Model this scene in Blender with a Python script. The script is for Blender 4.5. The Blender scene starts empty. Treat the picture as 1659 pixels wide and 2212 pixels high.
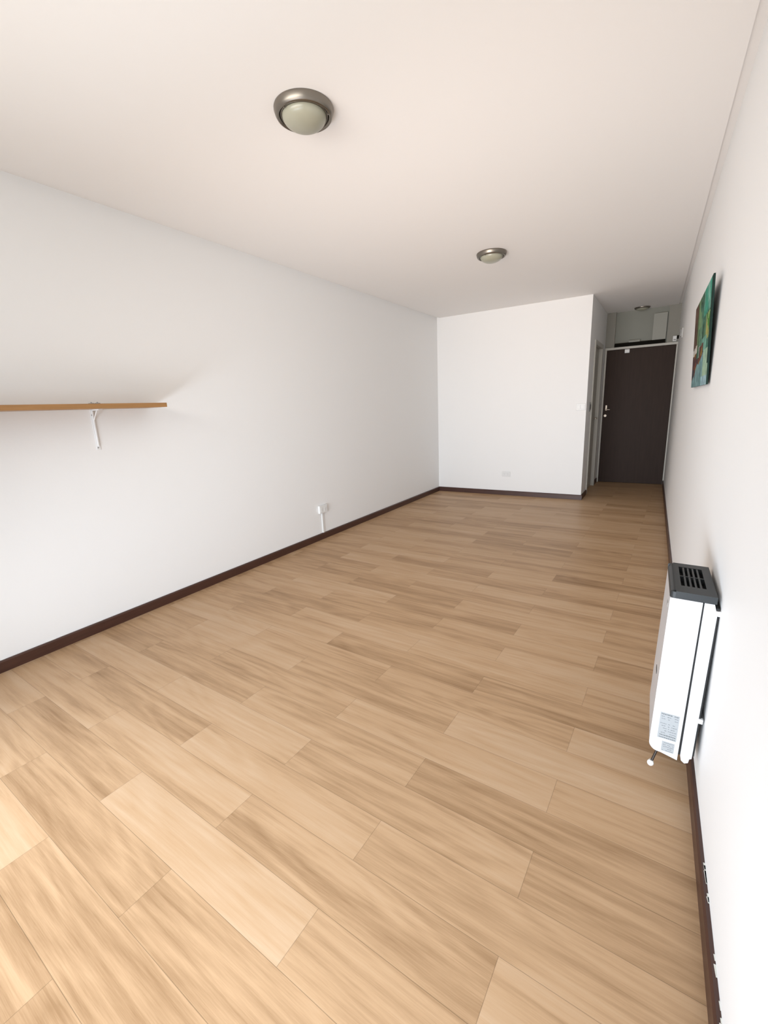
import bpy, bmesh, math, random
from mathutils import Vector, Matrix, noise

C = bpy.context.scene.collection
random.seed(4)

# ------------------------------------------------------------------ camera
cam_d = bpy.data.cameras.new('camera'); cam = bpy.data.objects.new('camera', cam_d); C.objects.link(cam)
yaw, pitch, roll = -0.5674231684, -0.2323315452, -0.0428206240
def basis(yaw, pitch, roll):
    f = Vector((math.sin(yaw)*math.cos(pitch), math.cos(yaw)*math.cos(pitch), math.sin(pitch)))
    r = Vector((math.cos(yaw), -math.sin(yaw), 0)); u = r.cross(f)
    r2 = math.cos(roll)*r + math.sin(roll)*u; u2 = -math.sin(roll)*r + math.cos(roll)*u
    return r2, u2, f
r_, u_, f_ = basis(yaw, pitch, roll)
M = Matrix((r_, u_, -f_)).transposed().to_4x4(); M.translation = Vector((3.0068, 0.0, 1.3416))
cam.matrix_world = M
cam_d.sensor_fit = 'HORIZONTAL'; cam_d.sensor_width = 36.0
cam_d.lens = 951.1066/1659.0*36.0
cam_d.clip_start = 0.02
bpy.context.scene.camera = cam

# ------------------------------------------------------------------ world, daylight, exposure
sc = bpy.context.scene
sc.view_settings.view_transform = 'Standard'; sc.view_settings.look = 'None'
sc.view_settings.gamma = 1.0; sc.view_settings.use_curve_mapping = False
sc.view_settings.exposure = 0.0
w = bpy.data.worlds.new('sky'); sc.world = w; w.use_nodes = True
bg = w.node_tree.nodes['Background']; bg.inputs[0].default_value = (0.80, 0.90, 1.0, 1); bg.inputs[1].default_value = 1.45
def area(name, loc, rot, sx, sy, power, col, spread=180):
    l = bpy.data.lights.new(name, 'AREA'); l.shape = 'RECTANGLE'; l.size = sx; l.size_y = sy
    l.energy = power; l.color = col; l.spread = math.radians(spread)
    o = bpy.data.objects.new(name, l); C.objects.link(o); o.location = loc; o.rotation_euler = [math.radians(a) for a in rot]
    return o
# daylight through the glazed balcony door behind the camera
area('window_daylight_low', (1.75, -0.40, 0.35), (90, 0, 0), 2.5, 0.5, 47.4, (0.828, 0.911, 1.0), 100)
area('window_daylight_top', (1.75, -0.40, 2), (90, 0, 0), 2.5, 0.5, 17.55, (1.000, 0.949, 0.872), 100)
area('balcony_bounce_low', (1.75, -0.40, 0.4), (120, 0, 0), 2.5, 0.5, 7.50, (0.740, 0.840, 1.000), 100)
area('balcony_bounce_mid', (1.75, -0.40, 1.2), (105, 0, 0), 2.5, 0.5, 4.95, (1.000, 0.606, 0.303), 50)

# ------------------------------------------------------------------ helpers
def put(name, bm, mat, parent=None, smooth=False):
    me = bpy.data.meshes.new(name); bmesh.ops.recalc_face_normals(bm, faces=bm.faces[:])
    bm.to_mesh(me); bm.free()
    for m in (mat if isinstance(mat, (list, tuple)) else [mat]): me.materials.append(m)
    if smooth:
        for p in me.polygons: p.use_smooth = True
    o = bpy.data.objects.new(name, me); C.objects.link(o)
    if parent: o.parent = parent
    return o
def tag(o, label=None, cat=None, group=None, kind=None):
    if label: o['label'] = label
    if cat: o['category'] = cat
    if group: o['group'] = group
    if kind: o['kind'] = kind
    return o
def empty(name, loc, label=None, cat=None, group=None, kind=None, rot=(0, 0, 0)):
    o = bpy.data.objects.new(name, None); C.objects.link(o); o.location = loc; o.rotation_euler = rot
    o.empty_display_size = 0.05
    return tag(o, label, cat, group, kind)
def box(bm, x0, x1, y0, y1, z0, z1, bev=0.0, seg=2):
    t = bmesh.new(); bmesh.ops.create_cube(t, size=1)
    for v in t.verts:
        v.co = Vector((x0 if v.co.x < 0 else x1, y0 if v.co.y < 0 else y1, z0 if v.co.z < 0 else z1))
    if bev: bmesh.ops.bevel(t, geom=t.edges[:], offset=bev, segments=seg, profile=0.5, affect='EDGES')
    me = bpy.data.meshes.new('t'); t.to_mesh(me); t.free(); bm.from_mesh(me); bpy.data.meshes.remove(me)
    return bm
def B(*a, **k): return box(bmesh.new(), *a, **k)
def prism(bm, pts, z0, z1):
    lo = [bm.verts.new((x, y, z0)) for x, y in pts]; hi = [bm.verts.new((x, y, z1)) for x, y in pts]
    n = len(pts); bm.faces.new(lo[::-1]); bm.faces.new(hi)
    for i in range(n): bm.faces.new((lo[i], lo[(i+1) % n], hi[(i+1) % n], hi[i]))
    return bm
def sweep(bm, prof, A, Bp, out):
    """profile (o, z) swept along the straight run A-B; out = unit vector into the room"""
    ra = [bm.verts.new((A[0]+out[0]*o, A[1]+out[1]*o, z)) for o, z in prof]
    rb = [bm.verts.new((Bp[0]+out[0]*o, Bp[1]+out[1]*o, z)) for o, z in prof]
    n = len(prof); bm.faces.new(ra); bm.faces.new(rb[::-1])
    for i in range(n): bm.faces.new((ra[i], ra[(i+1) % n], rb[(i+1) % n], rb[i]))
    return bm
def lathe(bm, prof, seg=64, closed_ends=True):
    rings = []
    for r, z in prof:
        if r < 1e-6: rings.append([bm.verts.new((0, 0, z))])
        else: rings.append([bm.verts.new((r*math.cos(2*math.pi*i/seg), r*math.sin(2*math.pi*i/seg), z)) for i in range(seg)])
    for a, b in zip(rings, rings[1:]):
        for i in range(seg):
            j = (i+1) % seg
            if len(a) == 1: bm.faces.new((a[0], b[j], b[i]))
            elif len(b) == 1: bm.faces.new((a[i], a[j], b[0]))
            else: bm.faces.new((a[i], a[j], b[j], b[i]))
    return bm
def tube(bm, p0, p1, r, seg=14, r1=None):
    p0, p1 = Vector(p0), Vector(p1); d = p1-p0; q = d.to_track_quat('Z', 'Y').to_matrix().to_4x4(); q.translation = (p0+p1)/2
    bmesh.ops.create_cone(bm, cap_ends=True, segments=seg, radius1=r, radius2=r if r1 is None else r1, depth=d.length, matrix=q)
    return bm
def ball(bm, c, r, seg=16):
    bmesh.ops.create_uvsphere(bm, u_segments=seg, v_segments=seg//2+2, radius=r, matrix=Matrix.Translation(c)); return bm

# ------------------------------------------------------------------ materials
def mat(name, col, rough=0.5, metal=0.0, spec=0.5, bump=None, var=None, coat=0.0):
    m = bpy.data.materials.new(name); m.use_nodes = True; nt = m.node_tree; b = nt.nodes['Principled BSDF']
    b.inputs['Base Color'].default_value = (*col, 1); b.inputs['Roughness'].default_value = rough
    b.inputs['Metallic'].default_value = metal; b.inputs['Specular IOR Level'].default_value = spec
    b.inputs['Coat Weight'].default_value = coat
    tc = nt.nodes.new('ShaderNodeTexCoord')
    if bump:
        n = nt.nodes.new('ShaderNodeTexNoise'); n.inputs['Scale'].default_value = bump[0]; n.inputs['Detail'].default_value = 4
        bp = nt.nodes.new('ShaderNodeBump'); bp.inputs['Strength'].default_value = bump[1]; bp.inputs['Distance'].default_value = 0.002
        nt.links.new(tc.outputs['Object'], n.inputs['Vector']); nt.links.new(n.outputs['Fac'], bp.inputs['Height'])
        nt.links.new(bp.outputs['Normal'], b.inputs['Normal'])
    if var:
        n = nt.nodes.new('ShaderNodeTexNoise'); n.inputs['Scale'].default_value = var[0]; n.inputs['Detail'].default_value = 5
        mp = nt.nodes.new('ShaderNodeMapping'); mp.inputs['Scale'].default_value = var[2] if len(var) > 2 else (1, 1, 1)
        r = nt.nodes.new('ShaderNodeMix'); r.data_type = 'RGBA'
        r.inputs['A'].default_value = (*[c*(1-var[1]) for c in col], 1); r.inputs['B'].default_value = (*[min(1, c*(1+var[1])) for c in col], 1)
        nt.links.new(tc.outputs['Object'], mp.inputs['Vector']); nt.links.new(mp.outputs['Vector'], n.inputs['Vector'])
        nt.links.new(n.outputs['Fac'], r.inputs['Factor']); nt.links.new(r.outputs['Result'], b.inputs['Base Color'])
    return m
WALL = mat('white_wall_paint', (0.885, 0.88, 0.87), 0.55, spec=0.2, bump=(60, 0.15))
CEIL = mat('white_ceiling_paint', (0.905, 0.88, 0.855), 0.8, spec=0.2, bump=(50, 0.1))
BASE = mat('dark_stained_wood', (0.060, 0.024, 0.016), 0.38, var=(6, 0.35, (1, 1, 12)))
DOOR = mat('dark_brown_door_laminate', (0.036, 0.020, 0.014), 0.55, spec=0.18, var=(5, 0.3, (8, 8, 0.6)))
FRAME = mat('white_door_frame_paint', (0.56, 0.54, 0.49), 0.5, spec=0.3)
LEAF = mat('grey_white_door_paint', (0.44, 0.42, 0.37), 0.5, spec=0.2)
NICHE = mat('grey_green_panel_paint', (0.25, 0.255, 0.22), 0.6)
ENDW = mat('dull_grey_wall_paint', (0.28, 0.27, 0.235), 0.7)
PANEL = mat('pale_grey_board', (0.34, 0.34, 0.30), 0.6)
DARK = mat('black_brown_board', (0.010, 0.009, 0.007), 0.8, spec=0.05)
NICKEL = mat('brushed_nickel', (0.25, 0.228, 0.198), 0.36, 1.0)
FROST = mat('frosted_glass', (0.35, 0.345, 0.27), 0.28, spec=0.6)
WHITEP = mat('white_plastic', (0.80, 0.80, 0.79), 0.35)
GREYP = mat('grey_plastic', (0.30, 0.30, 0.29), 0.4)
METALW = mat('white_enamel_metal', (0.84, 0.84, 0.84), 0.28)
ENAMEL = mat('white_heater_enamel', (0.57, 0.575, 0.59), 0.3, spec=0.35)
BLACKP = mat('charcoal_plastic', (0.020, 0.023, 0.025), 0.42, spec=0.35)
VOID = mat('black_interior_and_gap_shade', (0.006, 0.006, 0.006), 0.7)
BRASS = mat('dark_pipe_metal', (0.06, 0.05, 0.045), 0.4, 0.8)
SHELFW = mat('varnished_pine', (0.36, 0.185, 0.065), 0.5, var=(4, 0.25, (30, 1.2, 30)))
CHROME = mat('aged_brass_handle', (0.34, 0.29, 0.24), 0.35, 1.0)
STICK = mat('pale_sticker', (0.34, 0.355, 0.365), 0.6, spec=0.2)
INK = mat('grey_print', (0.12, 0.13, 0.135), 0.6, spec=0.2)
CHIP = mat('white_paint_smear', (0.70, 0.69, 0.63), 0.6)

# laminate floor: running-bond planks 0.915 x 0.1565 m, half offset
def floor_material():
    m = bpy.data.materials.new('oak_laminate_planks'); m.use_nodes = True; nt = m.node_tree; N = nt.nodes; L = nt.links
    b = N['Principled BSDF']
    tc = N.new('ShaderNodeTexCoord'); mp = N.new('ShaderNodeMapping'); mp.vector_type = 'TEXTURE'
    mp.inputs['Rotation'].default_value = (0, 0, -0.0268)
    L.new(tc.outputs['Object'], mp.inputs['Vector'])
    sp = N.new('ShaderNodeSeparateXYZ'); L.new(mp.outputs['Vector'], sp.inputs[0])
    def mth(op, a, bb=None, c=None):
        n = N.new('ShaderNodeMath'); n.operation = op
        for i, v in enumerate((a, bb, c)):
            if v is None: continue
            if isinstance(v, (int, float)): n.inputs[i].default_value = v
            else: L.new(v, n.inputs[i])
        return n.outputs[0]
    W_, L_ = 0.1563, 0.914
    v = mth('DIVIDE', mth('SUBTRACT', sp.outputs['Y'], 1.3545), W_)          # even rows: end joints at u = 1.83
    row = mth('FLOOR', v); fv = mth('FRACT', v)
    par = mth('FLOORED_MODULO', row, 2.0)
    u = mth('DIVIDE', mth('SUBTRACT', mth('SUBTRACT', sp.outputs['X'], 1.835), mth('MULTIPLY', par, 0.457)), L_)
    col = mth('FLOOR', u); fu = mth('FRACT', u)
    idv = N.new('ShaderNodeCombineXYZ'); L.new(row, idv.inputs[0]); L.new(col, idv.inputs[1])
    wn = N.new('ShaderNodeTexWhiteNoise'); wn.noise_dimensions = '3D'; L.new(idv.outputs[0], wn.inputs['Vector'])
    rs = N.new('ShaderNodeSeparateColor'); L.new(wn.outputs['Color'], rs.inputs[0])
    # grain coordinates: along the plank stretched, shifted per plank
    gx = mth('ADD', sp.outputs['X'], mth('MULTIPLY', rs.outputs[0], 37.0))
    gy = mth('ADD', sp.outputs['Y'], mth('MULTIPLY', rs.outputs[1], 23.0))
    g = N.new('ShaderNodeCombineXYZ'); L.new(gx, g.inputs[0]); L.new(gy, g.inputs[1])
    def nz(sc_, vec, detail=4, rough=0.55, dist=0.0):
        mm = N.new('ShaderNodeMapping'); mm.inputs['Scale'].default_value = sc_; L.new(vec, mm.inputs['Vector'])
        n = N.new('ShaderNodeTexNoise'); n.inputs['Scale'].default_value = 1; n.inputs['Detail'].default_value = detail
        n.inputs['Roughness'].default_value = rough; n.inputs['Distortion'].default_value = dist
        L.new(mm.outputs[0], n.inputs['Vector']); return n.outputs['Fac']
    broad = nz((0.75, 10.0, 1), g.outputs[0], 3, 0.55, 0.25)
    mid = nz((2.0, 52, 1), g.outputs[0], 5, 0.65, 0.25)
    fine = nz((12, 380, 1), g.outputs[0], 3, 0.65)
    # cathedral grain: contour bands of a slow stretched noise
    cat = nz((0.75, 5.2, 1), g.outputs[0], 1, 0.4, 0.3)
    ring = mth('ABSOLUTE', mth('SUBTRACT', mth('FRACT', mth('MULTIPLY', cat, 11.0)), 0.5))
    ring = mth('MULTIPLY', ring, 2.0)
    t = mth('ADD', mth('MULTIPLY', broad, 0.46), mth('MULTIPLY', mid, 0.38))
    t = mth('ADD', t, mth('MULTIPLY', fine, 0.17))
    t = mth('ADD', t, mth('MULTIPLY', ring, 0.06))
    t = mth('ADD', t, mth('MULTIPLY', mth('SUBTRACT', rs.outputs[2], 0.5), 0.17))
    cr = N.new('ShaderNodeValToRGB'); e = cr.color_ramp.elements
    e[0].position = 0.34; e[0].color = (0.290, 0.170, 0.086, 1)
    e[1].position = 0.84; e[1].color = (0.590, 0.422, 0.282, 1)
    k = e.new(0.55); k.color = (0.492, 0.316, 0.180, 1)
    L.new(t, cr.inputs[0])
    # joints: dark hairline and a pale chamfer beside it
    ev = mth('MINIMUM', fv, mth('SUBTRACT', 1.0, fv)); eu = mth('MINIMUM', fu, mth('SUBTRACT', 1.0, fu))
    dv = mth('MULTIPLY', ev, W_); du = mth('MULTIPLY', eu, L_); d = mth('MINIMUM', dv, du)
    mr = N.new('ShaderNodeMapRange'); mr.inputs['From Min'].default_value = 0.0003; mr.inputs['From Max'].default_value = 0.0012
    mr.inputs['To Min'].default_value = 0.62; mr.inputs['To Max'].default_value = 1.0; L.new(d, mr.inputs['Value'])
    mx = N.new('ShaderNodeMix'); mx.data_type = 'RGBA'; mx.blend_type = 'MULTIPLY'; mx.inputs['Factor'].default_value = 1
    L.new(cr.outputs[0], mx.inputs['A'])
    cc = N.new('ShaderNodeCombineColor'); [L.new(mr.outputs[0], cc.inputs[i]) for i in range(3)]; L.new(cc.outputs[0], mx.inputs['B'])
    L.new(mx.outputs['Result'], b.inputs['Base Color'])
    b.inputs['Roughness'].default_value = 0.42; b.inputs['Specular IOR Level'].default_value = 0.16
    rr = N.new('ShaderNodeMapRange'); rr.inputs['To Min'].default_value = 0.34; rr.inputs['To Max'].default_value = 0.50
    L.new(mid, rr.inputs['Value']); L.new(rr.outputs[0], b.inputs['Roughness'])
    bp = N.new('ShaderNodeBump'); bp.inputs['Strength'].default_value = 0.25; bp.inputs['Distance'].default_value = 0.0006
    hb = mth('ADD', mth('MULTIPLY', fine, 0.5), mth('MULTIPLY', mr.outputs[0], 1.5)); L.new(hb, bp.inputs['Height'])
    L.new(bp.outputs['Normal'], b.inputs['Normal'])
    return m
FLOOR = floor_material()

# ------------------------------------------------------------------ room shell
H = 2.6; W0, W1 = 3.2364, 3.0675; Y0 = -0.25; YB = 6.408; YBR = 6.426; XR = 2.118; YE = 7.99; BBH = 0.067
def xr(y): return W0 + (W1-W0)*y/YE            # right wall face at depth y
nl = math.hypot(YE, W0-W1); nR = Vector((-YE/nl, (W1-W0)/nl, 0)); tR = Vector(((W1-W0)/nl, YE/nl, 0))
S = lambda name, bm, m, **k: tag(put(name, bm, m, **k), kind='structure')
S('floor', B(-0.3, 3.7, -0.45, 8.5, -0.10, 0.0), FLOOR)
bm = B(-0.3, 3.7, -0.45, 8.5, H+0.010, H+0.12)
prism(bm, [(0.045, -0.45), (xr(-0.45)-0.040, -0.45), (xr(YE)-0.040, YE+0.3), (0.045, YE+0.3)], H, H+0.011)
S('ceiling', bm, CEIL)
S('wall_left', B(-0.2, 0, -0.45, YB+0.2, 0, H+0.011), WALL)
S('wall_right', prism(bmesh.new(), [(xr(-0.45), -0.45), (xr(-0.45)+0.25, -0.45), (xr(8.4)+0.25, 8.4), (xr(8.4), 8.4)], 0, H+0.011), WALL)
S('wall_back', prism(bmesh.new(), [(0, YB), (XR, YBR), (XR, YBR+0.12), (0, YB+0.12)], 0, H+0.011), WALL)
# corridor side wall with a door opening
bm = bmesh.new()
box(bm, XR-0.14, XR, YBR+0.12, 6.88, 0, H+0.011); box(bm, XR-0.14, XR, 7.62, YE, 0, H+0.011); box(bm, XR-0.14, XR, 6.88, 7.62, 2.08, H+0.011)
S('wall_corridor', bm, WALL)
# end wall with the entrance door opening and the storage niche over it
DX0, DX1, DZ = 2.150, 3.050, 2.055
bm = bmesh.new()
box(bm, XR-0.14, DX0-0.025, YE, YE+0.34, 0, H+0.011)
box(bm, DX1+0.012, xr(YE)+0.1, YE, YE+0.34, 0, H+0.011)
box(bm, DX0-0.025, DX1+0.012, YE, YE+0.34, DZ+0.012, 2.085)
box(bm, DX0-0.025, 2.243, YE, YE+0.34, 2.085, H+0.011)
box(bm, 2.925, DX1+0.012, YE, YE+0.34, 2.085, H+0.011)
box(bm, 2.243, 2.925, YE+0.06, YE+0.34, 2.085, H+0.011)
box(bm, DX0-0.025, DX1+0.012, YE+0.10, YE+0.34, 0, DZ+0.012)  # unseen block added behind the door so no sky light leaks under it
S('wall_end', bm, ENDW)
# window wall behind the camera, with the wide glazed opening
bm = bmesh.new()
box(bm, 0, 0.45, -0.45, Y0, 0, H+0.011); box(bm, 3.05, xr(Y0)+0.02, -0.45, Y0, 0, H+0.011); box(bm, 0.45, 3.05, -0.45, Y0, 2.28, H+0.011)
S('wall_front', bm, WALL)
wf = S('window_1', box(box(box(box(bmesh.new(), 0.45, 0.50, -0.36, -0.31, 0.0, 2.28), 3.0, 3.05, -0.36, -0.31, 0.0, 2.28), 0.50, 3.0, -0.36, -0.31, 2.23, 2.28), 0.50, 3.0, -0.36, -0.31, 0.0, 0.04), METALW)
S('trim_1', B(0.3, 3.3, -1.8, -0.45, -0.12, -0.02), mat('balcony_tile', (0.55, 0.50, 0.45), 0.6))  # balcony slab outside

# baseboards
bp = [(0, 0), (0.014, 0), (0.014, BBH-0.008), (0.009, BBH), (0, BBH)]
bl = S('baseboard_left', sweep(bmesh.new(), bp, (0, Y0), (0, YB), (1, 0)), BASE)
S('baseboard_back', sweep(bmesh.new(), bp, (0.014, YB), (XR+0.014, YBR), (0, -1)), BASE)
bm = bmesh.new(); sweep(bm, bp, (XR, YBR-0.002), (XR, 6.84), (1, 0)); sweep(bm, bp, (XR, 7.66), (XR, YE), (1, 0))
S('baseboard_corridor', bm, BASE)
br = S('baseboard_right', sweep(bmesh.new(), bp, (xr(Y0), Y0), (xr(YE), YE), nR), BASE)
S('baseboard_end', B(DX1+0.035, xr(YE)-0.014, YE-0.012, YE, 0, BBH), BASE)
# paint smears on the skirting tops
def smears(parent, A, d, n, rng, seed):
    rnd = random.Random(seed); bm = bmesh.new()
    for _ in range(n):
        s = rnd.uniform(*rng); l = rnd.uniform(0.01, 0.06); o0 = rnd.uniform(0.002, 0.006)
        p = Vector((A[0], A[1], 0)) + Vector((d[0], d[1], 0))*s; q = p + Vector((d[0], d[1], 0))*l
        nrm = Vector((d[1], -d[0], 0)) if parent is bl else Vector(nR)
        z = BBH+0.0006; a = [bm.verts.new(p+nrm*0+Vector((0, 0, z))), bm.verts.new(q+Vector((0, 0, z))), bm.verts.new(q+nrm*o0+Vector((0, 0, z))), bm.verts.new(p+nrm*(o0*0.6)+Vector((0, 0, z)))]
        r = bmesh.ops.extrude_face_region(bm, geom=[bm.faces.new(a)])
        for v in [g for g in r['geom'] if isinstance(g, bmesh.types.BMVert)]: v.co.z += 0.0008
    o = put('paint_smear', bm, CHIP, parent); o['label'] = 'white paint smears along the skirting top'; return o
smears(bl, (0, 0), (0, 1), 7, (0.45, 1.35), 3)
smears(br, (W0, 0), (tR.x, tR.y), 22, (0.45, 1.25), 8)

# ------------------------------------------------------------------ entrance door
d1 = empty('door_1', ((DX0+DX1)/2, YE, 0), kind='structure')
d1['label'] = 'dark brown flush entrance door at the end of the corridor'
def P(o, parent):                                # parent while keeping world coordinates
    o.parent = parent; o.matrix_parent_inverse = Matrix.Translation(parent.location).inverted() if parent.rotation_euler.x == 0 and parent.rotation_euler.z == 0 else parent.matrix_basis.inverted(); return o
leaf = P(put('door_leaf', B(DX0, DX1, YE+0.012, YE+0.055, 0.003, DZ, bev=0.002), DOOR), d1)
bm = bmesh.new()
box(bm, DX0-0.028, DX0-0.002, YE-0.012, YE+0.06, 0, DZ+0.03, bev=0.002); box(bm, DX1+0.002, DX1+0.022, YE-0.012, YE+0.06, 0, DZ+0.03, bev=0.002)
box(bm, DX0-0.028, DX1+0.022, YE-0.03, YE+0.06, DZ+0.003, DZ+0.036, bev=0.002)
fr = P(put('door_frame', bm, FRAME), d1); fr['label'] = 'white painted frame'
bm = bmesh.new()
box(bm, 2.180, 2.204, YE+0.006, YE+0.012, 1.150, 1.232, bev=0.002); tube(bm, (2.192, YE+0.006, 1.165), (2.192, YE-0.030, 1.165), 0.008); tube(bm, (2.188, YE-0.030, 1.165), (2.248, YE-0.028, 1.163), 0.007)
ball(bm, (2.248, YE-0.028, 1.163), 0.007)
P(put('door_handle', bm, CHROME), d1)
bm = bmesh.new(); tube(bm, (2.186, YE+0.012, 1.07), (2.186, YE-0.006, 1.07), 0.019, 20); box(bm, 2.183, 2.189, YE-0.012, YE-0.006, 1.060, 1.080, bev=0.001)
P(put('door_lock', bm, CHROME), d1)
# white door contact box at the head
c = empty('door_contact', (2.425, YE-0.005, 2.0), 'small white sensor box at the top of the dark entrance door', 'sensor')
P(put('sensor_body', B(2.393, 2.459, YE-0.020, YE+0.012, 1.998, 2.052, bev=0.004), WHITEP), c)
P(put('sensor_cap', B(2.40, 2.452, YE-0.026, YE-0.020, 2.008, 2.040, bev=0.002), WHITEP), c)

# ------------------------------------------------------------------ niche over the door
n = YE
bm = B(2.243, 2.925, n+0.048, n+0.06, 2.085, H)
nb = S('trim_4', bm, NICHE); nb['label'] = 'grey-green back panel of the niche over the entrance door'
o = put('upright_board', B(2.737, 2.908, n-0.004, n+0.010, 2.1465, 2.515, bev=0.002), PANEL)
tag(o, 'pale upright board standing in the niche over the entrance door', 'board')
o = put('flat_board', B(2.25, 2.905, n-0.022, n+0.044, 2.0915, 2.146, bev=0.003), DARK)
tag(o, 'long blackish board lying on the ledge of the niche over the door', 'board')
o = empty('storage_box', (2.51, n+0.05, 2.125), 'small grey box lying on the dark board in the niche', 'box')
P(put('box_body', B(2.435, 2.585, n-0.012, n+0.04, 2.1465, 2.167, bev=0.003), PANEL), o)
P(put('box_lid', B(2.431, 2.589, n-0.014, n+0.042, 2.167, 2.176, bev=0.003), PANEL), o)
o = empty('doorbell_chime', (3.025, n-0.02, 2.12), 'little white box on the wall right of the niche', 'doorbell')
P(put('chime_cover', B(2.998, 3.046, n-0.035, n, 2.10, 2.175, bev=0.006), WHITEP), o)
P(put('chime_grille', B(3.008, 3.036, n-0.037, n-0.034, 2.112, 2.13), GREYP), o)
# small dark fitting on the right wall near the corridor end
o = empty('wall_fitting', (xr(6.69), 6.69, 2.07), 'small dark fitting high on the right wall near the entrance', 'fitting')
y = 6.69; x = xr(y)
P(put('fitting_plate', B(x-0.008, x-0.0005, y-0.035, y+0.035, 2.01, 2.12, bev=0.003), WHITEP), o)
P(put('fitting_cover', B(x-0.026, x-0.008, y-0.024, y+0.024, 2.025, 2.105, bev=0.005), GREYP), o)
o = empty('cable_hook', (xr(7.9), 7.9, 2.14), 'tiny dark cable clip beside the niche at the end of the right wall', 'clip')
y = 7.86; x = xr(y)
P(put('clip_body', B(x-0.025, x-0.0005, y-0.02, y+0.02, 2.12, 2.165, bev=0.004), DARK), o)

# ------------------------------------------------------------------ corridor side door
d2 = empty('door_2', (XR, 7.25, 0), kind='structure')
d2['label'] = 'pale grey side door in the corridor left wall'
P(put('door_leaf', B(XR-0.075, XR-0.035, 6.905, 7.595, 0.008, 2.055, bev=0.002), LEAF), d2)
bm = bmesh.new()
box(bm, XR-0.10, XR+0.014, 6.84, 6.905, 0, 2.115, bev=0.003); box(bm, XR-0.10, XR+0.014, 7.595, 7.66, 0, 2.115, bev=0.003); box(bm, XR-0.10, XR+0.014, 6.905, 7.595, 2.055, 2.115, bev=0.003)
P(put('door_frame', bm, FRAME), d2)
bm = bmesh.new(); tube(bm, (XR-0.035, 7.52, 1.05), (XR+0.005, 7.52, 1.05), 0.008); tube(bm, (XR+0.003, 7.525, 1.05), (XR+0.003, 7.42, 1.05), 0.008)
P(put('door_handle', bm, CHROME), d2)
o = empty('thermostat', (XR, 6.70, 1.18), 'small grey control plate on the corridor wall corner', 'control')
P(put('plate', B(XR+0.0005, XR+0.010, 6.66, 6.73, 1.175, 1.295, bev=0.003), GREYP), o)
P(put('key', B(XR+0.010, XR+0.015, 6.675, 6.715, 1.20, 1.27, bev=0.002), BLACKP), o)

# ------------------------------------------------------------------ ceiling lamps
def make_lamp(scale=1.0):
    t = empty('ceiling_lamp', (0, 0, H))
    R = 0.127*scale; k = scale
    prof = [(R*0.80, 0), (R*0.985, 0.0), (R, -0.004), (R, -0.009), (R*0.965, -0.024), (R*0.925, -0.033), (R*0.885, -0.036), (R*0.845, -0.034),
            (R*0.82, -0.028), (R*0.80, -0.022), (R*0.765, -0.018), (R*0.755, -0.010), (R*0.80, -0.004)]
    bm = bmesh.new(); lathe(bm, prof + [prof[0]], 72); bmesh.ops.remove_doubles(bm, verts=bm.verts[:], dist=1e-5)
    put('ring', bm, NICKEL, t, smooth=True)
    gp = [(R*0.745, -0.010), (R*0.745, -0.028)] + [(R*0.745*math.cos(a), -0.028-0.050*math.sin(a)) for a in [math.radians(d) for d in range(8, 90, 8)]] + [(0, -0.078)]
    bm = bmesh.new(); lathe(bm, gp, 72); put('glass_dome', bm, FROST, t, smooth=True)
    bm = bmesh.new(); lathe(bm, [(R*0.755, -0.023), (R*0.80, -0.024), (R*0.795, -0.030), (R*0.757, -0.031), (R*0.755, -0.023)], 72)
    bmesh.ops.remove_doubles(bm, verts=bm.verts[:], dist=1e-5)
    put('retaining_ring', bm, NICKEL, t, smooth=True)
    for a in (20, 140, 260):
        bm = bmesh.new(); a = math.radians(a)
        tube(bm, (R*0.84*math.cos(a), R*0.84*math.sin(a), -0.030), (R*0.84*math.cos(a), R*0.84*math.sin(a), -0.038), 0.004, 10)
        put('clip_screw', bm, NICKEL, t)
    return t
def dup(root, loc, label, group=None):
    r = root.copy(); C.objects.link(r); r.location = loc; r['label'] = label
    if group: r['group'] = group
    for ch in root.children:
        c = ch.copy(); C.objects.link(c); c.parent = r
    return r
g = 'round nickel ceiling lamps'
l1 = make_lamp(); l1.location = (1.580, 1.738, H); tag(l1, 'large round nickel ceiling lamp with frosted dome, nearest the camera', 'ceiling lamp', g)
l2 = dup(l1, (1.612, 4.09, H), 'round nickel ceiling lamp in the middle of the room ceiling', g)
l3 = dup(l1, (2.585, 7.85, H), 'round ceiling lamp in the dark corridor before the entrance door', g)
l3.scale = (0.8, 0.8, 0.6)

# ------------------------------------------------------------------ wall shelf with bracket
sh = put('wall_shelf', B(0.002, 0.232, 0.25, 1.768, 1.4065, 1.4335, bev=0.0015), SHELFW)
tag(sh, 'long narrow varnished pine shelf board fixed to the left wall', 'shelf')
bk = empty('shelf_bracket', (0, 1.418, 1.16), 'thin white metal bracket holding up the pine wall shelf', 'bracket')
yb = 1.412
bm = bmesh.new(); box(bm, 0.0005, 0.003, yb-0.012, yb+0.012, 1.158, 1.4062, bev=0.0008)
box(bm, 0.003, 0.010, yb-0.0045, yb+0.0045, 1.180, 1.398, bev=0.002); P(put('wall_plate', bm, METALW), bk)
bm = bmesh.new(); box(bm, 0.003, 0.110, yb-0.012, yb+0.012, 1.4040, 1.4062, bev=0.0006); box(bm, 0.008, 0.085, yb-0.0045, yb+0.0045, 1.399, 1.4041, bev=0.002); P(put('shelf_plate', bm, METALW), bk)
bm = bmesh.new()
tube(bm, (0.008, yb, 1.340), (0.060, yb, 1.398), 0.003, 8); P(put('brace', bm, METALW), bk)
for z in (1.172, 1.372):
    bm = bmesh.new(); tube(bm, (0.003, yb-0.004, z), (0.0055, yb-0.004, z), 0.0042, 12); P(put('screw', bm, GREYP), bk)
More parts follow.
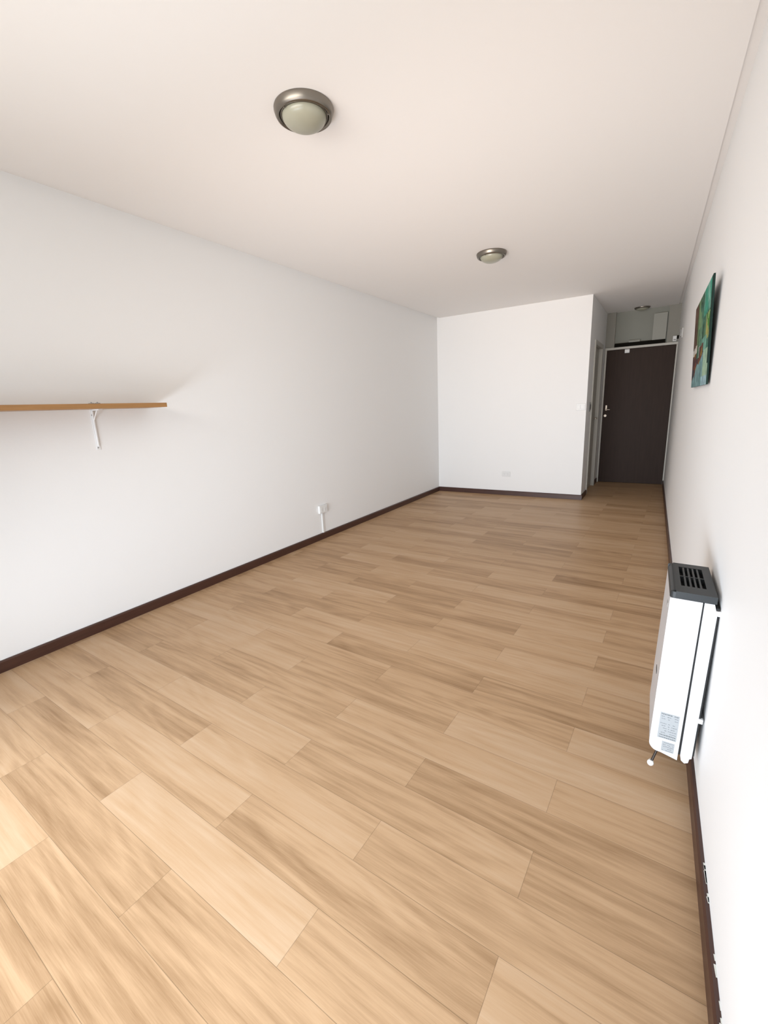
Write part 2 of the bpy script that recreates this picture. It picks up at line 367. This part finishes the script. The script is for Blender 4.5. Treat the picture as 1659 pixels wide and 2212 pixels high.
for yy in (yb-0.095, yb-0.062):
    bm = bmesh.new()
    box(bm, 0.200, 0.228, yy-0.010, yy+0.010, 1.4337, 1.4375, bev=0.001); ball(bm, (0.214, yy, 1.4385), 0.005, 12)
    o = P(put('clip', bm, GREYP), bk); o['label'] = 'dark metal clip on top of the shelf board'

# ------------------------------------------------------------------ sockets and switch
def socket_plate(name, w_, h_, d_, mods, label, cat, loc, rz, kind='socket'):
    """local frame: x along the wall, z up, -y into the room"""
    t = empty(name, loc, label, cat, rot=(0, 0, rz))
    put('faceplate', B(-w_/2, w_/2, -d_, -0.0005, -h_/2, h_/2, bev=0.004), WHITEP, t)
    for k in range(mods):
        cx = (k-(mods-1)/2)*w_*0.42
        if kind == 'socket':
            s = put('socket_module', B(cx-w_*0.17, cx+w_*0.17, -d_-0.002, -d_+0.001, -h_*0.30, h_*0.30, bev=0.001), WHITEP, t)
            bm = bmesh.new()
            for a, px, pz in ((0.5, -0.007, 0.006), (-0.5, 0.007, 0.006), (0, 0, -0.009)):
                u = bmesh.new(); bmesh.ops.create_cube(u, size=1, matrix=Matrix.Translation((cx+px, -d_-0.0022, pz)) @ Matrix.Rotation(a, 4, 'Y') @ Matrix.Diagonal((0.0022, 0.001, 0.008, 1)))
                me = bpy.data.meshes.new('t'); u.to_mesh(me); u.free(); bm.from_mesh(me); bpy.data.meshes.remove(me)
            put('pin_slots', bm, GREYP, s)
        else:
            put('rocker', B(cx-w_*0.17, cx+w_*0.17, -d_-0.005, -d_+0.001, -h_*0.30, h_*0.30, bev=0.002), WHITEP, t)
    return t
s1 = socket_plate('power_socket', 0.128, 0.084, 0.026, 2, 'white surface power socket low on the left wall above a cable duct', 'socket', (0, 3.495, 0.325), math.radians(90))
o = empty('cable_duct', (0, 3.487, BBH), 'thin white cable duct running from the left wall socket down to the skirting', 'cable duct')
P(put('duct_body', B(0.0005, 0.010, 3.478, 3.496, BBH+0.001, 0.280, bev=0.001), WHITEP), o)
P(put('duct_cover', B(0.010, 0.0125, 3.4765, 3.4975, BBH+0.001, 0.280, bev=0.0008), WHITEP), o)
s2 = socket_plate('power_socket', 0.125, 0.075, 0.008, 2, 'white flush power socket low on the far back wall', 'socket', (1.085, 6.4165, 0.315), 0.008)
s3 = socket_plate('light_switch', 0.112, 0.088, 0.009, 2, 'white double light switch on the back wall beside the corridor corner', 'light switch', (2.052, 6.4255, 1.245), 0.008, 'switch')

# ------------------------------------------------------------------ painting on the right wall
PY0, PY1, PH = 2.75, 3.80, 0.503        # near edge, far edge, height
cvs = empty('canvas_painting', (0, 0, 0), 'narrow green, teal and brown abstract canvas leaning out from the right wall', 'painting')
def paint(s, t):
    """artwork colours; s 0 far edge .. 1 near edge, t 0 bottom .. 1 top"""
    def nz(a, b, k): return noise.noise(Vector((s*a, t*b, k)))
    c = Vector((0.07, 0.21, 0.15))
    g = nz(15, 2.6, 1)
    if g > 0.12: c = Vector((0.13, 0.25, 0.13))
    if g < -0.14: c = Vector((0.05, 0.12, 0.07))
    if nz(22, 3, 5) > 0.25: c = Vector((0.24, 0.42, 0.28))
    if s > 0.62 and t > 0.72: c = Vector((0.07, 0.36, 0.25)) if nz(8, 3, 2) > -0.1 else Vector((0.20, 0.46, 0.36))
    if s < 0.36 and t > 0.43: c = Vector((0.13, 0.075, 0.05)) if s < 0.22+0.08*nz(3, 5, 9) else Vector((0.10, 0.15, 0.07))
    if 0.30 <= s < 0.50 and t > 0.5 and nz(8, 3, 3) > -0.05: c = Vector((0.20, 0.34, 0.17))
    if s > 0.78 and 0.46 < t < 0.70:
        q = nz(10, 9, 4); c = Vector((0.42, 0.40, 0.12)) if q > 0.1 else (Vector((0.10, 0.28, 0.05)) if q < -0.12 else Vector((0.36, 0.52, 0.22)))
    if 0.60 < s < 0.86 and 0.36 < t < 0.5: c = Vector((0.20, 0.45, 0.35))
    if 0.40 < s < 0.56 and 0.30 < t < 0.46: c = Vector((0.36, 0.42, 0.36)) if nz(6, 4, 7) > -0.1 else Vector((0.12, 0.20, 0.15))
    if s < 0.30 and 0.385+0.08*s < t < 0.465+0.14*s: c = Vector((0.72, 0.66, 0.60))
    lim = 0.10+0.34*s + 0.05*nz(7, 3, 6)
    if s < 0.70 and lim < t < 0.385+0.10*s and not (0.30 < s < 0.46 and t > 0.33):
        q = nz(9, 8, 8); c = Vector((0.19, 0.065, 0.04)) if q > -0.1 else Vector((0.09, 0.045, 0.045))
        if q > 0.27: c = Vector((0.34, 0.24, 0.05))
    elif s < 0.74 and t <= lim: c = Vector((0.21, 0.37, 0.38))+Vector((1, 1, 1))*0.05*nz(6, 2, 11)
    if s < 0.17+0.03*nz(3, 9, 12) and 0.12 < t < 0.22: c = Vector((0.05, 0.05, 0.06))
    if s > 0.74 and 0.10 < t <= 0.36: c = Vector((0.44, 0.62, 0.44))+Vector((0.1, 0.08, 0.0))*nz(9, 6, 13)
    if s > 0.70 and t <= 0.10: c = Vector((0.40, 0.60, 0.66))
    if s > 0.955 and t > 0.2: c = Vector((0.02, 0.06, 0.045))
    c = c*(1.0+0.55*nz(34, 5, 21)+0.3*nz(12, 20, 31))*0.72
    return [max(0.0, min(1.0, x)) for x in c]
PAINTM = bpy.data.materials.new('artwork_paint'); PAINTM.use_nodes = True
_b = PAINTM.node_tree.nodes['Principled BSDF']; _b.inputs['Roughness'].default_value = 0.8; _b.inputs['Specular IOR Level'].default_value = 0.1
_a = PAINTM.node_tree.nodes.new('ShaderNodeVertexColor'); _a.layer_name = 'art'; PAINTM.node_tree.links.new(_a.outputs[0], _b.inputs['Base Color'])
SIDE = mat('dark_green_canvas_edge', (0.014, 0.030, 0.025), 0.8, spec=0.1)
LL = PY1-PY0; T = 0.008
# local frame: X along the wall toward the camera, Y out of the wall (negative), Z up
bm = bmesh.new(); cl_ = bm.loops.layers.color.new('art'); nx, nzn = 84, 64; vv = {}
for i in range(nx+1):
    for j in range(nzn+1): vv[i, j] = bm.verts.new((LL*i/nx, -T, PH*j/nzn))
for i in range(nx):
    for j in range(nzn):
        fc = bm.faces.new((vv[i, j], vv[i+1, j], vv[i+1, j+1], vv[i, j+1])); c = paint((i+.5)/nx, (j+.5)/nzn)
        for lp in fc.loops: lp[cl_] = (*[1.055*x**(1/2.4)-0.055 if x > 0.0031 else 12.92*x for x in c], 1)
front = put('painted_face', bm, PAINTM, cvs)
bm = B(0, LL, -T+0.0003, 0, 0, PH); put('canvas_edge', bm, SIDE, cvs)
ang = math.atan2(tR.x, tR.y)
far = Vector((xr(PY1), PY1, 1.388)) + nR*0.009
X = (-tR).normalized(); Z0 = Vector((0, 0, 1)); lean = math.radians(2.4)
Zl = (Z0*math.cos(lean)+nR*math.sin(lean)).normalized(); Yl = Zl.cross(X).normalized()
mw = Matrix((X, Yl, Zl)).transposed().to_4x4(); mw.translation = far; cvs.matrix_world = mw
# Yl must point into the wall (local -Y is toward the room)

# ------------------------------------------------------------------ gas heater
# local frame: X out of the wall toward the room (0 = wall), Y along the wall (0 near end), Z up
ht = empty('wall_heater', (0, 0, 0), 'slim white wall heater with charcoal top grille low on the right wall', 'heater')
HX = nR; HY = tR; mh = Matrix((HX, HY, Vector((0, 0, 1)))).transposed()
HL = 0.29; z1, TOP = 0.712, 0.736; X0, XM, X1 = 0.007, 0.044, 0.133
# front cover: profile in X-Z swept along Y, rounded at the lower front corner
def prof_round(x0, x1, z0, z1, r, seg=8):
    p = [(x0, z0)]; cx, cz = x1-r, z0+r*0.8
    for i in range(seg+1):
        a = -math.pi/2 + math.pi/2*i/seg; p.append((cx+r*math.cos(a), cz+r*0.8*math.sin(a)))
    p += [(x1-0.012, z1), (x0, z1)]; return p
def extr(prof, y0, y1, bev=0.0):
    bm = bmesh.new(); a = [bm.verts.new((x, y0, z)) for x, z in prof]; b = [bm.verts.new((x, y1, z)) for x, z in prof]
    n_ = len(prof); bm.faces.new(a); bm.faces.new(b[::-1])
    for i in range(n_): bm.faces.new((a[i], a[(i+1) % n_], b[(i+1) % n_], b[i]))
    bmesh.ops.recalc_face_normals(bm, faces=bm.faces[:])
    if bev:
        ed = [e for e in bm.edges if e.is_manifold and e.calc_face_angle(0) > 0.8]
        bmesh.ops.bevel(bm, geom=ed, offset=bev, segments=3, profile=0.5, affect='EDGES')
    return bm
fcp = [(XM+0.003, 0.128), (0.098, 0.140)] + [(0.103+0.030*math.sin(a), 0.172-0.032*math.cos(a)) for a in [math.radians(d) for d in range(8, 91, 10)]] + [(X1, z1), (XM+0.003, z1)]
put('front_cover', extr(fcp, 0, HL, 0.0), ENAMEL, ht)
put('rear_chassis', extr([(0.008, 0.150), (0.014, 0.146), (0.016, 0.130), (0.026, 0.124), (0.036, 0.132), (XM-0.004, 0.150), (XM-0.0015, z1), (0.017, z1), (X0, 0.676)], 0.001, HL-0.001), ENAMEL, ht)
put('seam_gap', B(XM-0.0030, XM+0.0040, 0.004, HL-0.006, 0.150, z1-0.002), VOID, ht)
put('back_gap_shade', B(0.0025, X0+0.004, 0.004, HL-0.004, 0.160, 0.70), VOID, ht)  # black sheet standing in for the shadow between heater and wall
for zz in (0.300, 0.684):
    put('wall_spacer', B(-0.004, X0+0.006, -0.002, 0.010, zz-0.008, zz+0.008, bev=0.001), METALW, ht)
# black top grille: frame with slots, rounded front
bm = bmesh.new()
def strip(x0, x1, y0, y1, zb=z1+0.0015, zt=TOP, bev=0.0): box(bm, x0, x1, y0, y1, zb, zt, bev)
gx0, gx1, gy0, gy1 = 0.036, 0.104, 0.060, HL-0.040
strip(0.012, gx0, 0.0, HL); strip(gx1, 0.1195, 0.0, HL); strip(gx0, gx1, 0.0, gy0); strip(gx0, gx1, gy1, HL)
nb_ = 5
for i in range(1, nb_):
    x = gx0+(gx1-gx0)*i/nb_; strip(x-0.0028, x+0.0028, gy0, gy1, z1+0.006, TOP-0.001)
for y in (gy0+(gy1-gy0)*0.5,): strip(gx0, gx1, y-0.003, y+0.003, z1+0.004, TOP-0.0005)
grille = put('top_grille', bm, BLACKP, ht)
rr_ = 0.020                                        # rounded front corner of the cap, seen from the side and from above
pts = [(0.1190, z1+0.0015), (0.1335, z1+0.0015)] + [(0.1190+0.0155*math.cos(a), TOP-rr_+rr_*math.sin(a)) for a in (0.0, 0.3, 0.6, 0.9, 1.2, 1.4)] + [(0.1190, TOP)]
put('grille_nose', extr(pts, 0.012, HL-0.012), BLACKP, ht)
bm = bmesh.new()
for y0_, s_ in ((0.012, -1), (HL-0.012, 1)):      # quarter-round end pieces
    a_ = [(0.1190+0.0155*math.cos(t), y0_+s_*0.012*math.sin(t)) for t in [math.pi/2*k/6 for k in range(7)]] + [(0.1190, y0_)]
    prism(bm, a_, z1+0.0015, TOP-0.003)
put('grille_corner', bm, BLACKP, ht)
put('grille_tray', B(gx0-0.002, gx1+0.002, gy0-0.002, gy1+0.002, z1+0.0012, z1+0.003), VOID, ht)
put('badge', B(X1-0.001, X1+0.0012, 0.10, 0.145, 0.375, 0.388, bev=0.0008), BLACKP, ht)
put('viewing_slot', B(X1-0.001, X1+0.0010, 0.055, 0.085, 0.655, 0.670, bev=0.0008), GREYP, ht)
# stickers on the near side
def sticker(xa, xb, za, zb, rows, name='label_sticker'):
    o = put(name, B(xa, xb, -0.0012, 0.0006, za, zb), STICK, ht); o['label'] = 'grey printed information sticker'
    bm = bmesh.new(); rnd = random.Random(int(za*1000))
    for i, (h_, dens) in enumerate(rows):
        zc = zb-(zb-za)*(i+0.5)/len(rows); x = xa+0.003
        while x < xb-0.005:
            l = rnd.uniform(0.002, 0.006)
            if rnd.random() < dens: box(bm, x, min(x+l, xb-0.003), -0.0016, -0.0012, zc-h_/2, zc+h_/2)
            x += l+0.0012
    put('print_lines', bm, INK, o)
sticker(0.058, 0.112, 0.197, 0.296, [(0.003, .9), (0.0015, .8), (0.0012, .7), (0.0012, .0), (0.0012, .6), (0.0012, .5), (0.0012, .6), (0.0012, .5), (0.0012, .6), (0.003, .95), (0.0025, .9)])
sticker(0.060, 0.096, 0.149, 0.186, [(0.0012, .8), (0.0012, .8), (0.0012, .8), (0.0012, .7), (0.0012, .6)])
# gas valve under the body
bm = bmesh.new(); tube(bm, (0.104, 0.012, 0.146), (0.117, 0.002, 0.094), 0.004, 12)
put('valve_stem', bm, BRASS, ht)
bm = bmesh.new(); ball(bm, (0.120, 0.0, 0.085), 0.0105, 16); tube(bm, (0.1185, 0.001, 0.096), (0.120, 0.0, 0.086), 0.007, 14); put('valve_knob', bm, WHITEP, ht)
base = Vector((xr(1.58), 1.58, 0.0))
tilt = Matrix.Translation((0.0, 0, 0.71)) @ Matrix.Rotation(math.radians(-1.35), 4, 'Y') @ Matrix.Translation((0.0, 0, -0.71))
mm = mh.to_4x4(); mm.translation = base; ht.matrix_world = mm @ tilt
